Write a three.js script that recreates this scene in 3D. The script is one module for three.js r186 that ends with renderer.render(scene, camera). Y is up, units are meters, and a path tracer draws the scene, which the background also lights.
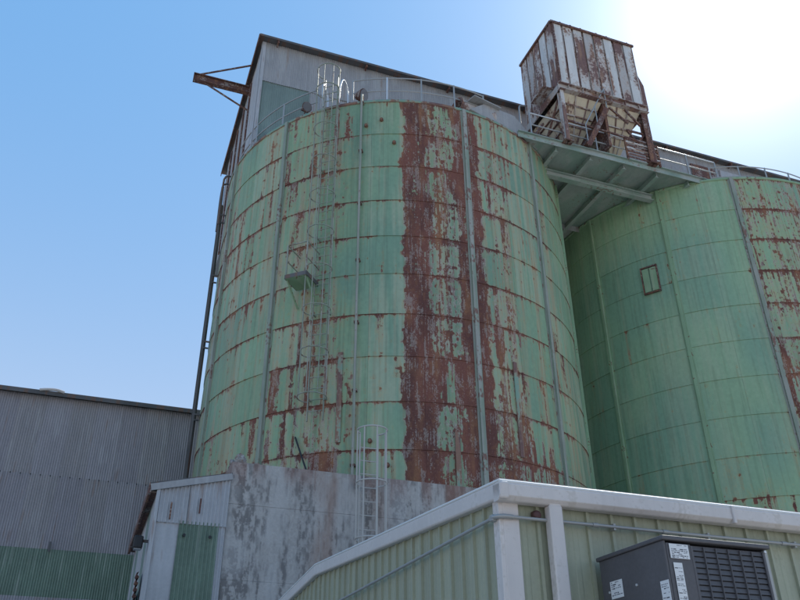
import * as THREE from 'three';
import { mergeGeometries, mergeVertices } from 'three/addons/utils/BufferGeometryUtils.js';
import { RoundedBoxGeometry } from 'three/addons/geometries/RoundedBoxGeometry.js';

// ------------------------------------------------------------------ camera, sky, sun, exposure
const scene = new THREE.Scene();
const R = d => d * Math.PI / 180;
const EYE = 1.6;
const camera = new THREE.PerspectiveCamera(41.6, 4 / 3, 0.1, 3000);
camera.position.set(0, EYE, 0);
camera.rotation.order = 'YXZ';
camera.rotation.x = R(29.7);
camera.setViewOffset(800, 600, 8, 0, 800, 600);
camera.updateProjectionMatrix();

const SUN = new THREE.Vector3(Math.sin(R(33)) * Math.cos(R(45.5)), Math.sin(R(45.5)), -Math.cos(R(33)) * Math.cos(R(45.5))).normalize();
{
  const W = 1024, Hh = 512, d = new Float32Array(W * Hh * 4);
  const v = new THREE.Vector3();
  for (let j = 0; j < Hh; j++) for (let i = 0; i < W; i++) {
    const el = (j + 0.5) / Hh * Math.PI - Math.PI / 2, a = ((i + 0.5) / W - 0.5) * 2 * Math.PI;
    v.set(Math.cos(el) * Math.cos(a), Math.sin(el), Math.cos(el) * Math.sin(a));
    const g = Math.acos(THREE.MathUtils.clamp(v.dot(SUN), -1, 1)) * 180 / Math.PI;
    const h = Math.max(0, v.y), t = Math.pow(1 - h, 2.8);
    let r = 0.13 + 0.84 * t, gg = 0.39 + 0.58 * t, b = 0.79 + 0.20 * t;
    const glow = 2.4 * Math.exp(-g / 4.4) + 0.36 * Math.exp(-g / 15) + 0.11 * Math.exp(-g / 40);
    r += glow * 1.0; gg += glow * 0.93; b += glow * 0.86;
    const o = (j * W + i) * 4; d[o] = r; d[o + 1] = gg; d[o + 2] = b; d[o + 3] = 1;
  }
  const sky = new THREE.DataTexture(d, W, Hh, THREE.RGBAFormat, THREE.FloatType);
  sky.mapping = THREE.EquirectangularReflectionMapping; sky.magFilter = sky.minFilter = THREE.LinearFilter; sky.needsUpdate = true;
  scene.background = sky; scene.environment = sky;
}
const sun = new THREE.DirectionalLight(new THREE.Color(1, 0.94, 0.84), 5);
sun.position.copy(SUN).multiplyScalar(90).add(new THREE.Vector3(4, 8, -22)); sun.target.position.set(4, 8, -22);
sun.castShadow = true; sun.shadow.mapSize.set(4096, 4096);
Object.assign(sun.shadow.camera, { left: -32, right: 32, top: 32, bottom: -32, near: 1, far: 200 });
scene.add(sun, sun.target);

const renderer = new THREE.WebGLRenderer({ antialias: true });
renderer.setSize(1024, 768);
renderer.toneMapping = THREE.LinearToneMapping;
renderer.toneMappingExposure = 1.0;
renderer.shadowMap.enabled = true;

// ------------------------------------------------------------------ helpers
function mulberry(a) { return () => { a |= 0; a = a + 0x6D2B79F5 | 0; let t = Math.imul(a ^ a >>> 15, 1 | a); t = t + Math.imul(t ^ t >>> 7, 61 | t) ^ t; return ((t ^ t >>> 14) >>> 0) / 4294967296; }; }
const rnd = mulberry(20240611);
const TAB = new Float32Array(65536); { const q = mulberry(77); for (let i = 0; i < 65536; i++) TAB[i] = q(); }
// value noise on a lattice that repeats every px by py cells
function noise(x, y, px, py, seed) {
  const xi = Math.floor(x), yi = Math.floor(y); let fx = x - xi, fy = y - yi;
  fx = fx * fx * (3 - 2 * fx); fy = fy * fy * (3 - 2 * fy);
  const x0 = ((xi % px) + px) % px, x1 = (x0 + 1) % px, y0 = ((yi % py) + py) % py, y1 = (y0 + 1) % py;
  const h = (a, b) => TAB[(a * 7919 + b * 104729 + seed * 15731 + ((a * b * 31) & 0xffff)) & 65535];
  const p = h(x0, y0), q = h(x1, y0), r = h(x0, y1), s = h(x1, y1);
  return p + (q - p) * fx + (r - p + (p - q - r + s) * fx) * fy;
}
function fbm(x, y, px, py, seed, oct = 3) {
  let v = 0, a = 0.5, n = 0;
  for (let k = 0; k < oct; k++) { v += a * noise(x, y, px, py, seed + k * 13); n += a; a *= 0.5; x *= 2; y *= 2; px *= 2; py *= 2; }
  return v / n;
}
const sst = (a, b, x) => { const t = Math.min(1, Math.max(0, (x - a) / (b - a))); return t * t * (3 - 2 * t); };
const band = (x, a, b, s) => sst(a - s, a + s, x) * (1 - sst(b - s, b + s, x));
const mix = (a, b, t) => a + (b - a) * t;
const mix3 = (a, b, t) => [mix(a[0], b[0], t), mix(a[1], b[1], t), mix(a[2], b[2], t)];
const ENC = new Uint8Array(4097); for (let i = 0; i <= 4096; i++) { const c = i / 4096; ENC[i] = Math.round(255 * (c <= 0.0031308 ? 12.92 * c : 1.055 * Math.pow(c, 1 / 2.4) - 0.055)); }
const enc = c => ENC[Math.max(0, Math.min(4096, (c * 4096) | 0))];
// fn(u, v) gives [linear r, g, b, roughness, height]
function makeTex(w, h, fn, rw = 1, rh = 1) {
  const c = new Uint8Array(w * h * 4), q = new Uint8Array(w * h * 4);
  for (let j = 0; j < h; j++) for (let i = 0; i < w; i++) {
    const p = fn((i + 0.5) / w, (j + 0.5) / h), o = (j * w + i) * 4;
    c[o] = enc(p[0]); c[o + 1] = enc(p[1]); c[o + 2] = enc(p[2]); c[o + 3] = 255;
    q[o] = Math.max(0, Math.min(255, p[4] * 255)); q[o + 1] = Math.max(0, Math.min(255, p[3] * 255)); q[o + 2] = 0; q[o + 3] = 255;
  }
  const out = [c, q].map((d, k) => {
    const t = new THREE.DataTexture(d, w, h, THREE.RGBAFormat); t.wrapS = t.wrapT = THREE.RepeatWrapping;
    t.magFilter = THREE.LinearFilter; t.minFilter = THREE.LinearMipmapLinearFilter; t.generateMipmaps = true;
    if (!k) t.colorSpace = THREE.SRGBColorSpace; t.repeat.set(1 / rw, 1 / rh); t.needsUpdate = true; return t;
  });
  return out;
}
function texMat(tex, o = {}) {
  return new THREE.MeshPhysicalMaterial({ map: tex[0], roughnessMap: tex[1], bumpMap: tex[1], bumpScale: 0.003, roughness: 1, metalness: 0, side: THREE.DoubleSide, ...o });
}
function flat(r, g, b, rough = 0.6, o = {}) { return new THREE.MeshPhysicalMaterial({ color: new THREE.Color().setRGB(r, g, b), roughness: rough, side: THREE.DoubleSide, ...o }); }

const taken = {};
function numbered(n) { const k = taken[n] = (taken[n] ?? -1) + 1; return k ? `${n}_${String(k).padStart(3, '0')}` : n; }
const P = (lat, h, fwd) => new THREE.Vector3(lat, h + EYE, -fwd);   // lat: right, h: above the eye, fwd: ahead
function thing(name, label, category, group, pos = [0, 0, 0], turn = 0) {
  const o = new THREE.Group(); o.name = numbered(name); o.position.set(...pos); o.rotation.y = turn;
  o.userData = { label, category }; if (group) o.userData.group = group;
  scene.add(o); return o;
}
function add(parent, name, geo, mat, pos, rot) {
  const m = new THREE.Mesh(geo, mat); m.name = name; m.castShadow = m.receiveShadow = true;
  if (pos) m.position.set(...pos); if (rot) m.rotation.set(...rot);
  parent.add(m); return m;
}
// texture coordinates in metres, picked by the way each face points
function uvm(g, ox = 0, oy = 0) {
  if (g.index) g = g.toNonIndexed();
  const p = g.attributes.position, u = new Float32Array(p.count * 2), a = new THREE.Vector3(), b = new THREE.Vector3(), c = new THREE.Vector3();
  for (let i = 0; i < p.count; i += 3) {
    a.fromBufferAttribute(p, i); b.fromBufferAttribute(p, i + 1); c.fromBufferAttribute(p, i + 2);
    const n = b.clone().sub(a).cross(c.clone().sub(a)); const x = Math.abs(n.x), y = Math.abs(n.y), z = Math.abs(n.z);
    [a, b, c].forEach((q, k) => { const s = y >= x && y >= z ? [q.x, q.z] : x >= z ? [q.z, q.y] : [q.x, q.y]; u[(i + k) * 2] = s[0] + ox; u[(i + k) * 2 + 1] = s[1] + oy; });
  }
  g.setAttribute('uv', new THREE.BufferAttribute(u, 2)); return g;
}
function box(w, h, d, x = 0, y = 0, z = 0, r = 0, off = true) {
  const g = r > 0 ? new RoundedBoxGeometry(w, h, d, 2, Math.min(r, w / 2.01, h / 2.01, d / 2.01)) : new THREE.BoxGeometry(w, h, d);
  g.translate(x, y, z); return uvm(g, off ? rnd() * 7 : 0, off ? rnd() * 7 : 0);
}
const V = (x, y, z) => new THREE.Vector3(x, y, z);
function rod(a, b, r = 0.02, seg = 8) {
  const d = b.clone().sub(a), g = new THREE.CylinderGeometry(r, r, d.length(), seg);
  g.applyQuaternion(new THREE.Quaternion().setFromUnitVectors(V(0, 1, 0), d.clone().normalize())); const m = a.clone().add(b).multiplyScalar(0.5);
  g.translate(m.x, m.y, m.z); return uvm(g, rnd() * 3, rnd() * 3);
}
// a square or flat bar between two points
function bar(a, b, w = 0.08, d = 0.08, roll = 0) {
  const dir = b.clone().sub(a), L = dir.length(), g = new THREE.BoxGeometry(w, d, L), m = new THREE.Matrix4();
  g.rotateZ(roll);
  m.lookAt(a, b, Math.abs(dir.y / L) > 0.99 ? V(0, 0, 1) : V(0, 1, 0)); g.applyMatrix4(m);
  const c = a.clone().add(b).multiplyScalar(0.5); g.translate(c.x, c.y, c.z); return uvm(g, rnd() * 5, rnd() * 5);
}
function tube(pts, r = 0.02, seg = 24, rs = 6, closed = false) { return uvm(new THREE.TubeGeometry(new THREE.CatmullRomCurve3(pts, closed), seg, r, rs, closed)); }
function merge(list) { return mergeGeometries(list.map(g => { g = g.index ? g.toNonIndexed() : g; for (const k of Object.keys(g.attributes)) if (!['position', 'normal', 'uv'].includes(k)) g.deleteAttribute(k); if (!g.attributes.normal) g.computeVertexNormals(); return g; })); }
// corrugated sheet, waves across x, base at y = 0, left edge at x = 0, facing +z
function corrugated(w, h, pitch = 0.076, depth = 0.009, ox = 0, oy = 0, ys = 1) {
  const n = Math.round(w / pitch * 6), pos = [], nor = [], uv = [], idx = [];
  for (let j = 0; j <= ys; j++) for (let i = 0; i <= n; i++) {
    const x = w * i / n, k = 2 * Math.PI / pitch, y = h * j / ys, bow = 0.006 * Math.sin(ox * 9 + x * 2.3 + y * 1.7);
    pos.push(x, y, depth * Math.cos(k * x) + bow); const s = depth * k * Math.sin(k * x), L = Math.hypot(1, s); nor.push(s / L, 0, 1 / L); uv.push(x + ox, y + oy);
    if (i < n && j < ys) { const a = j * (n + 1) + i, b = a + n + 1; idx.push(a, a + 1, b, a + 1, b + 1, b); }
  }
  const g = new THREE.BufferGeometry(); g.setAttribute('position', new THREE.Float32BufferAttribute(pos, 3)); g.setAttribute('normal', new THREE.Float32BufferAttribute(nor, 3)); g.setAttribute('uv', new THREE.Float32BufferAttribute(uv, 2)); g.setIndex(idx);
  return g;
}

// ------------------------------------------------------------------ surface colours (procedural)
const GREEN = [0.25, 0.375, 0.225], PALE = [0.375, 0.425, 0.295], TEAL = [0.19, 0.315, 0.215], OCHRE = [0.38, 0.31, 0.18];
const RUST = [0.19, 0.072, 0.052], RUSTD = [0.125, 0.05, 0.04], RUSTO = [0.31, 0.145, 0.07], PRIMER = [0.40, 0.365, 0.32];
function siloTex(w, h, arc, H, bias, seams, cols, phi0, rad, seed, chalk, stains, vary, lapK, fade) {
  return makeTex(w, h, (u, v) => {
    const s = u * arc, y = v * H, phi = phi0 + s / rad * 180 / Math.PI;
    let row = 0; while (row < seams.length - 1 && y < seams[row + 1]) row++;
    const dBelow = seams[row] - y, dAbove = y - (seams[row + 1] ?? -9);
    let col = 0; while (col < cols.length - 2 && phi > cols[col + 1]) col++;
    const dv = Math.min(phi - cols[col], cols[col + 1] - phi) * Math.PI / 180 * rad;
    const tone = TAB[(col * 131 + row * 977 + seed * 31) & 65535], tone2 = TAB[(col * 577 + row * 61 + seed * 7) & 65535];
    const big = fbm(s * 0.5, y * 0.32, 4096, 4096, seed, 3), st = fbm(s * 7, y * 0.22, 4096, 4096, seed + 3, 3), st2 = fbm(s * 19, y * 0.7, 4096, 4096, seed + 5, 2);
    const mid = fbm(s * 3.1, y * 1.3, 4096, 4096, seed + 8, 4), fine = fbm(s * 15, y * 11, 4096, 4096, seed + 11, 3);
    let c = mix3(GREEN, TEAL, sst(0.35, 0.75, big));
    c = mix3(c, PALE, chalk * sst(0.44, 0.72, st * 0.6 + mid * 0.25 + tone * 0.22));
    const k = fade + vary * (tone2 - 0.5) + 0.22 * (fine - 0.5) - 0.14 * sst(0.52, 0.75, st2); c = [c[0] * k, c[1] * k, c[2] * k];
    // how far the paint has gone: along the laps, down the runs, in whole strips
    const P4 = 4096, drip = fbm(s * 13, row * 5.3 + y * 0.25, P4, P4, seed + 23, 2), patchy = sst(0.28, 0.55, noise(s * 1.1, row * 3.7, P4, P4, seed + 21));
    const lap = (Math.exp(-dBelow / 0.05) + 0.85 * Math.exp(-dBelow / (0.04 + 0.5 * Math.max(0, drip - 0.42)))) * (0.35 + 0.65 * patchy) + 0.8 * Math.exp(-dAbove / 0.03) * (0.3 + 0.7 * patchy);
    const vert = Math.exp(-dv / 0.04) * sst(0.45, 0.62, noise(col * 9.1, y * 0.9, P4, P4, seed + 27));
    const run = sst(0.62, 0.8, noise(s * 6.3, row * 1.9 + y * 0.5, P4, P4, seed + 33)) * sst(0.42, 0.62, noise(s * 0.9, y * 0.45, P4, P4, seed + 35));
    const spots = sst(0.7, 0.8, fbm(s * 8, y * 6, P4, P4, seed + 37, 2)), hair = noise(s * 46, y * 1.6, P4, P4, seed + 39), grit = noise(s * 60, y * 38, P4, P4, seed + 43);
    const wob = 1.5 * (noise(3, y * 1.4, P4, P4, seed + 61) - 0.5) + 1.1 * (noise(s * 2, y * 6, P4, P4, seed + 63) - 0.5);
    const bs = bias(phi + wob, y, big);
    const r = bs + 0.32 * (mid - 0.5) + 0.24 * (st - 0.5) + 0.3 * (st2 - 0.5) + 0.36 * (fine - 0.5) + 0.16 * (hair - 0.5) + 0.14 * (grit - 0.5) + 0.40 * lap * lapK(phi, y) + 0.2 * vert + 0.28 * run + 0.2 * spots + 0.05 * (tone - 0.5);
    c = mix3(c, OCHRE, 0.42 * stains(phi, y) * sst(0.4, 0.7, st * 0.6 + st2 * 0.4));
    const stain = sst(0.14, 0.44, r); c = mix3(c, [c[0] * 1.12 + 0.03, c[1] * 0.76, c[2] * 0.6], stain * 0.55);
    const fleck = sst(0.36, 0.42, r) * (1 - sst(0.47, 0.56, r)) * sst(0.42, 0.6, fbm(s * 11, y * 5, P4, P4, seed + 41, 2)) * sst(0.1, 0.3, bs); c = mix3(c, PRIMER, fleck * 0.7);
    const rust = sst(0.42, 0.5, r);
    let rc = mix3(RUST, RUSTD, sst(0.42, 0.7, fbm(s * 2.2, y * 0.6, P4, P4, seed + 51, 3))); rc = mix3(rc, RUSTO, 0.6 * sst(0.5, 0.75, mid * 0.5 + st * 0.5) + 0.25 * sst(0.5, 0.8, fine));
    rc = mix3(rc, PRIMER, 0.42 * sst(0.57, 0.69, 0.55 * fbm(s * 9, y * 3.2, P4, P4, seed + 57, 3) + 0.25 * hair + 0.25 * grit)); const kk = 0.86 + 0.28 * grit; rc = rc.map(q => q * kk);
    c = mix3(c, rc, rust);
    return [c[0], c[1], c[2], 0.62 + 0.3 * rust + 0.1 * (fine - 0.5), 0.5 + 0.25 * (fine - 0.5) * (0.3 + rust) - 0.2 * rust];
  });
}
const ROOF1 = 17.3 + EYE, RAD = 6;                      // silo rim height above ground, radius
const seams = [ROOF1]; { let y = ROOF1 - 1.33; while (y > 0.3) { seams.push(y); y -= 1.222; } }
const cols1 = []; for (let k = 0; k <= 12; k++) cols1.push(-87.4 + 13.6 * k);
const cols2 = []; for (let k = 0; k <= 13; k++) cols2.push(-93.5 + 12.6 * k);
const bias1 = (p, y, big) => {
  const low = 1 - sst(6.5, 10.5, y);
  return 0.075 + 0.6 * band(p, 2.8, 9.6, 0.9) + 0.33 * band(p, 9.6, 18, 0.8) + 0.58 * band(p, 18, 25.3, 1) + 0.2 * band(p, 25.5, 36, 2.5)
    + 0.15 * band(p, -33, -11, 2) + 0.03 * band(p, -80, -33, 3) + 0.13 * band(p, -80, -50, 6) * (0.5 + low) + 0.22 * band(p, 25, 47, 3) * low + 0.09 * low + 0.05 * band(p, 36, 60, 3) - 0.06 * band(p, -8, 2, 1);
};
const bias2 = (p, y, big) => {
  const low = 1 - sst(6, 11.5, y);
  return -0.09 + 0.44 * band(p, 17, 75, 1.5) + 0.2 * low * band(p, -30, 17, 4) + 0.09 * low;
};
const arcOf = c => (c[c.length - 1] - c[0]) * Math.PI / 180 * RAD;
const siloMat1 = texMat(siloTex(2048, 2048, arcOf(cols1), ROOF1, bias1, seams, cols1, cols1[0], RAD, 3, 0.75, p => 0.25 + 0.75 * band(p, 24, 62, 3) + 0.5 * band(p, -80, -20, 5), 0.14, () => 1, 0.98), { bumpScale: 0.006 });
const siloMat2 = texMat(siloTex(1792, 1792, arcOf(cols2), ROOF1, bias2, seams, cols2, cols2[0], RAD, 19, 0.3, p => 0.15 + 0.5 * band(p, 16, 75, 3), 0.07, (p, y) => 0.3 + 0.6 * band(p, 17, 75, 2) + 0.45 * (1 - sst(5, 10, y)), 1.12), { bumpScale: 0.006 });

// tiles: w by h metres, repeating
const galvT = makeTex(1024, 1024, (u, v) => {
  const st = fbm(u * 64, v * 2, 64, 2, 5, 3), bl = fbm(u * 6, v * 5, 6, 5, 9, 4), f = fbm(u * 90, v * 90, 90, 90, 12, 2), sh = noise(u * 5, 0, 5, 1, 8);
  let k = 0.30 * (0.76 + 0.34 * bl + 0.26 * st + 0.16 * (f - 0.5) + 0.12 * sh);
  let c = [k * 1.03, k, k * 0.99];
  c = mix3(c, [0.24, 0.15, 0.10], 0.5 * sst(0.64, 0.8, st * 0.5 + bl * 0.55)); c = mix3(c, [0.45, 0.45, 0.44], 0.45 * sst(0.58, 0.75, fbm(u * 26, v * 4, 26, 4, 31, 3)));
  return [...c, 0.55 + 0.25 * bl, 0.5 + 0.3 * (f - 0.5)];
}, 4, 4);
const galv = texMat(galvT, { bumpScale: 0.001, metalness: 0.1 });
const galvTones = [texMat(galvT, { bumpScale: 0.001, metalness: 0.1, color: new THREE.Color().setRGB(0.92, 0.87, 0.92) }), texMat(galvT, { bumpScale: 0.001, metalness: 0.1, color: new THREE.Color().setRGB(0.82, 0.77, 0.82) }), texMat(galvT, { bumpScale: 0.001, metalness: 0.1, color: new THREE.Color().setRGB(0.88, 0.83, 0.85) })];
const paleSheet = texMat(makeTex(512, 512, (u, v) => {
  const st = fbm(u * 40, v * 2, 40, 2, 55, 3), bl = fbm(u * 5, v * 4, 5, 4, 59, 4), f = fbm(u * 80, v * 80, 80, 80, 62, 2);
  const k = 0.40 * (0.72 + 0.35 * bl + 0.22 * st + 0.12 * (f - 0.5)); let c = [k, k, k * 1.02];
  c = mix3(c, [0.22, 0.13, 0.09], 0.6 * sst(0.66, 0.8, st * 0.55 + bl * 0.5));
  return [...c, 0.6, 0.5 + 0.3 * (f - 0.5)];
}, 3, 3), { bumpScale: 0.001 });
const greenSheet = texMat(makeTex(512, 512, (u, v) => {
  const st = fbm(u * 36, v * 2, 36, 2, 75, 3), bl = fbm(u * 5, v * 5, 5, 5, 79, 4), f = fbm(u * 70, v * 70, 70, 70, 72, 2);
  const k = 0.7 + 0.4 * bl + 0.3 * (st - 0.5) + 0.2 * (f - 0.5); let c = [0.15 * k, 0.215 * k, 0.16 * k]; c = mix3(c, [0.3, 0.33, 0.28], 0.5 * sst(0.6, 0.8, st));
  return [...c, 0.5, 0.5 + 0.3 * (f - 0.5)];
}, 3, 3), { bumpScale: 0.001 });
const tealSheet = texMat(makeTex(256, 256, (u, v) => {
  const st = fbm(u * 20, v * 2, 20, 2, 85, 3), bl = fbm(u * 4, v * 4, 4, 4, 89, 4);
  const k = 0.75 + 0.5 * (bl - 0.3) + 0.25 * (st - 0.5); return [0.22 * k, 0.28 * k, 0.245 * k, 0.55, 0.5];
}, 3, 3), { bumpScale: 0.001 });
const greenPaint = texMat(makeTex(512, 512, (u, v) => {
  const st = fbm(u * 24, v * 3, 24, 3, 95, 3), bl = fbm(u * 6, v * 6, 6, 6, 99, 4), f = fbm(u * 60, v * 60, 60, 60, 92, 2);
  let c = mix3(GREEN, PALE, 0.5 * sst(0.45, 0.75, st)); const k = 0.8 + 0.35 * bl; c = c.map(q => q * k);
  c = mix3(c, RUST, 0.8 * sst(0.66, 0.72, bl * 0.45 + st * 0.25 + f * 0.35)); return [...c, 0.65, 0.5 + 0.3 * (f - 0.5)];
}, 3, 3), { bumpScale: 0.002 });
const deckPaint = texMat(makeTex(512, 512, (u, v) => {
  const bl = fbm(u * 5, v * 5, 5, 5, 295, 4), st = fbm(u * 9, v * 5, 9, 5, 299, 4), f = fbm(u * 60, v * 60, 60, 60, 292, 2);
  let c = mix3([0.25, 0.33, 0.28], [0.34, 0.37, 0.34], sst(0.35, 0.7, st)); const k = 0.78 + 0.4 * bl + 0.15 * (f - 0.5); c = c.map(q => q * k);
  c = mix3(c, RUST, 0.6 * sst(0.66, 0.76, bl * 0.5 + f * 0.5)); return [...c, 0.7, 0.5 + 0.3 * (f - 0.5)];
}, 4, 4), { bumpScale: 0.002 });
const stripPaint = texMat(makeTex(256, 512, (u, v) => {
  const st = fbm(u * 14, v * 3, 14, 3, 195, 3), bl = fbm(u * 4, v * 8, 4, 8, 199, 4), f = fbm(u * 50, v * 60, 50, 60, 192, 2);
  let c = mix3([0.24, 0.29, 0.22], [0.35, 0.35, 0.30], sst(0.3, 0.7, st)); const k = 0.8 + 0.35 * bl; c = c.map(q => q * k);
  c = mix3(c, RUST, 0.85 * sst(0.58, 0.66, bl * 0.55 + st * 0.2 + f * 0.25)); return [...c, 0.6, 0.5 + 0.3 * (f - 0.5)];
}, 2, 4), { bumpScale: 0.002 });
const rustSteel = texMat(makeTex(512, 512, (u, v) => {
  const bl = fbm(u * 6, v * 6, 6, 6, 105, 4), st = fbm(u * 30, v * 4, 30, 4, 109, 3), f = fbm(u * 70, v * 70, 70, 70, 102, 2);
  let c = mix3([0.16, 0.075, 0.06], [0.09, 0.045, 0.04], bl); c = mix3(c, [0.32, 0.16, 0.085], 0.7 * sst(0.5, 0.72, st * 0.5 + f * 0.5)); c = mix3(c, [0.38, 0.35, 0.33], 0.6 * sst(0.6, 0.72, bl * 0.7 + f * 0.35));
  return [...c, 0.9, 0.5 + 0.5 * (f - 0.5)];
}, 2.5, 2.5), { bumpScale: 0.003 });
function peel(seed, cover, base) {
  return texMat(makeTex(512, 512, (u, v) => {
    const bl = fbm(u * 4, v * 3, 4, 3, seed, 4), st = fbm(u * 26, v * 3, 26, 3, seed + 4, 3), f = fbm(u * 60, v * 50, 60, 50, seed + 8, 3);
    const k = 0.82 + 0.3 * st; let c = base.map(q => q * k); const r = bl * 0.62 + st * 0.24 + f * 0.2 + cover;
    c = mix3(c, [0.40, 0.25, 0.17], 0.55 * sst(0.42, 0.52, r)); let rc = mix3([0.235, 0.135, 0.12], [0.15, 0.085, 0.075], f); rc = mix3(rc, [0.36, 0.21, 0.13], 0.5 * sst(0.5, 0.7, st)); c = mix3(c, rc, sst(0.5, 0.56, r));
    return [...c, 0.7 + 0.2 * sst(0.5, 0.56, r), 0.5 + 0.3 * (f - 0.5) - 0.2 * sst(0.5, 0.56, r)];
  }, 3, 3), { bumpScale: 0.004 });
}
const binPale = peel(301, -0.10, [0.66, 0.64, 0.61]), binMid = peel(317, -0.035, [0.60, 0.57, 0.54]), binRust = peel(333, 0.03, [0.50, 0.46, 0.43]), hopperCream = peel(349, -0.07, [0.64, 0.56, 0.42]);  // bin paint lightened so its colour carries the glare washing over it
const darkTin = texMat(makeTex(256, 256, (u, v) => { const b = fbm(u * 5, v * 5, 5, 5, 401, 4), s = fbm(u * 30, v * 2, 30, 2, 404, 3); const k = 0.10 * (0.6 + 0.9 * b); let c = [k * 1.05, k, k]; c = mix3(c, [0.2, 0.10, 0.06], 0.6 * sst(0.55, 0.7, s)); return [...c, 0.75, 0.5 + 0.3 * (b - 0.5)]; }, 3, 3), { bumpScale: 0.002 });
const whiteTrim = texMat(makeTex(512, 512, (u, v) => { const b = fbm(u * 6, v * 6, 6, 6, 411, 4), s = fbm(u * 40, v * 3, 40, 3, 414, 3), f = fbm(u * 90, v * 90, 90, 90, 417, 2); const k = 0.66 * (0.86 + 0.16 * b + 0.10 * (s - 0.5)); let c = [k * 1.03, k * 0.94, k * 0.89]; c = mix3(c, [0.34, 0.29, 0.22], 0.3 * sst(0.56, 0.8, b * 0.3 + s * 0.3 + f * 0.45)); return [...c, 0.45 + 0.2 * b, 0.5 + 0.2 * (f - 0.5)]; }, 2, 2), { bumpScale: 0.001 });
const sageT = (seed, g) => texMat(makeTex(512, 512, (u, v) => { const b = fbm(u * 5, v * 4, 5, 4, seed, 4), s = fbm(u * 50, v * 3, 50, 3, seed + 3, 3), f = fbm(u * 100, v * 100, 100, 100, seed + 6, 2); const k = g * (0.84 + 0.22 * b + 0.14 * (s - 0.5) + 0.1 * (f - 0.5)); let c = [0.365 * k, 0.375 * k, 0.27 * k]; c = mix3(c, [0.2, 0.19, 0.14], 0.4 * sst(0.66, 0.78, b * 0.45 + s * 0.35 + f * 0.2)); return [...c, 0.42 + 0.2 * b, 0.5 + 0.2 * (f - 0.5)]; }, 2, 2), { bumpScale: 0.0006 });
const sage = [sageT(421, 1), sageT(441, 0.95), sageT(461, 1.04)];
const acPaint = texMat(makeTex(256, 256, (u, v) => { const b = fbm(u * 5, v * 5, 5, 5, 481, 4), f = fbm(u * 60, v * 60, 60, 60, 484, 2); const k = 0.095 * (0.85 + 0.25 * b + 0.2 * (f - 0.5)); return [k * 1.02, k * 0.97, k * 1.04, 0.45 + 0.2 * b, 0.5 + 0.2 * (f - 0.5)]; }, 1, 1), { bumpScale: 0.0006 });
const galvBright = flat(0.62, 0.63, 0.64, 0.35, { metalness: 0.35 });
const paleMetal = flat(0.7, 0.7, 0.69, 0.5);
const fadedWhite = flat(0.5, 0.47, 0.43, 0.6);
const conduitGrey = flat(0.36, 0.36, 0.35, 0.45, { metalness: 0.3 });
const nearBlack = flat(0.02, 0.02, 0.022, 0.6);

// concrete: one sheet of wear over the whole front, 12 m by 7 m
const CW = 12, CH = 6.87;
const concreteT = makeTex(1536, 1024, (u, v) => {
  const x = u * CW, y = v * CH;
  const bl = fbm(x * 0.7, y * 0.6, 4096, 4096, 501, 4), st = fbm(x * 5, y * 0.35, 4096, 4096, 505, 4), mo = fbm(x * 3.2, y * 1.1, 4096, 4096, 509, 5), f = fbm(x * 28, y * 28, 4096, 4096, 513, 3);
  let k = 0.44 * (0.8 + 0.3 * bl + 0.3 * (f - 0.5) + 0.16 * (mo - 0.5)); let c = [k * 1.04, k * 0.97, k * 0.90];
  const fm = fbm(x * 15, y * 6, 4096, 4096, 517, 3), hairs = noise(x * 34, y * 0.6, 4096, 4096, 527), dirt = sst(0.35, 0.66, 0.14 * (hairs - 0.5) + mo * 0.3 + st * 0.42 + fm * 0.3 + 0.16 * (bl - 0.5)); c = mix3(c, [0.125, 0.115, 0.11], 0.8 * dirt * (0.15 + 0.85 * sst(0.38, 0.6, f * 0.45 + fm * 0.55)));
  c = mix3(c, [0.50, 0.48, 0.46], 0.4 * sst(0.55, 0.7, fbm(x * 2, y * 0.8, 4096, 4096, 521, 3)));
  const w = 0.22 * (0.7 + 0.8 * noise(1, y * 1.2, 64, 64, 7)); const run = Math.exp(-(((x - 2.05 - 0.25 * (noise(3, y * 0.8, 64, 64, 9) - 0.5)) / w) ** 2)) + 0.8 * Math.exp(-(((x - 5.0) / 0.5) ** 2)) * sst(2, 6, y) + 0.5 * Math.exp(-(((x - 3.3) / 0.2) ** 2)) * sst(3.5, 5.5, y) + 0.7 * sst(4.2, 9, x);
  c = mix3(c, [0.27, 0.14, 0.09], 0.62 * Math.min(1, run) * sst(0.3, 0.66, st * 0.6 + mo * 0.4 + 0.1));
  c = mix3(c, [0.25, 0.13, 0.10], 0.5 * sst(6.2, 6.87, y + 0.8 * (mo - 0.5)) * sst(0.4, 0.6, st));
  return [...c, 0.9, 0.5 + 0.6 * (f - 0.5) + 0.5 * (mo - 0.5)];
});
const concrete = texMat(concreteT, { bumpScale: 0.012 });

// ------------------------------------------------------------------ ground
{
  const t = makeTex(512, 512, (u, v) => { const b = fbm(u * 5, v * 5, 5, 5, 601, 4), f = fbm(u * 120, v * 120, 120, 120, 604, 2); const k = 0.42 * (0.7 + 0.4 * b + 0.6 * (f - 0.5)); return [k, k * 0.95, k * 0.86, 0.95, f]; }, 6, 6);
  const g = new THREE.PlaneGeometry(3000, 3000); g.rotateX(-Math.PI / 2); const uv = g.attributes.uv; for (let i = 0; i < uv.count; i++) uv.setXY(i, uv.getX(i) * 3000, uv.getY(i) * 3000);
  const m = add(scene, 'ground', g, texMat(t, { bumpScale: 0.01 })); m.userData.kind = 'structure';
}

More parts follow.
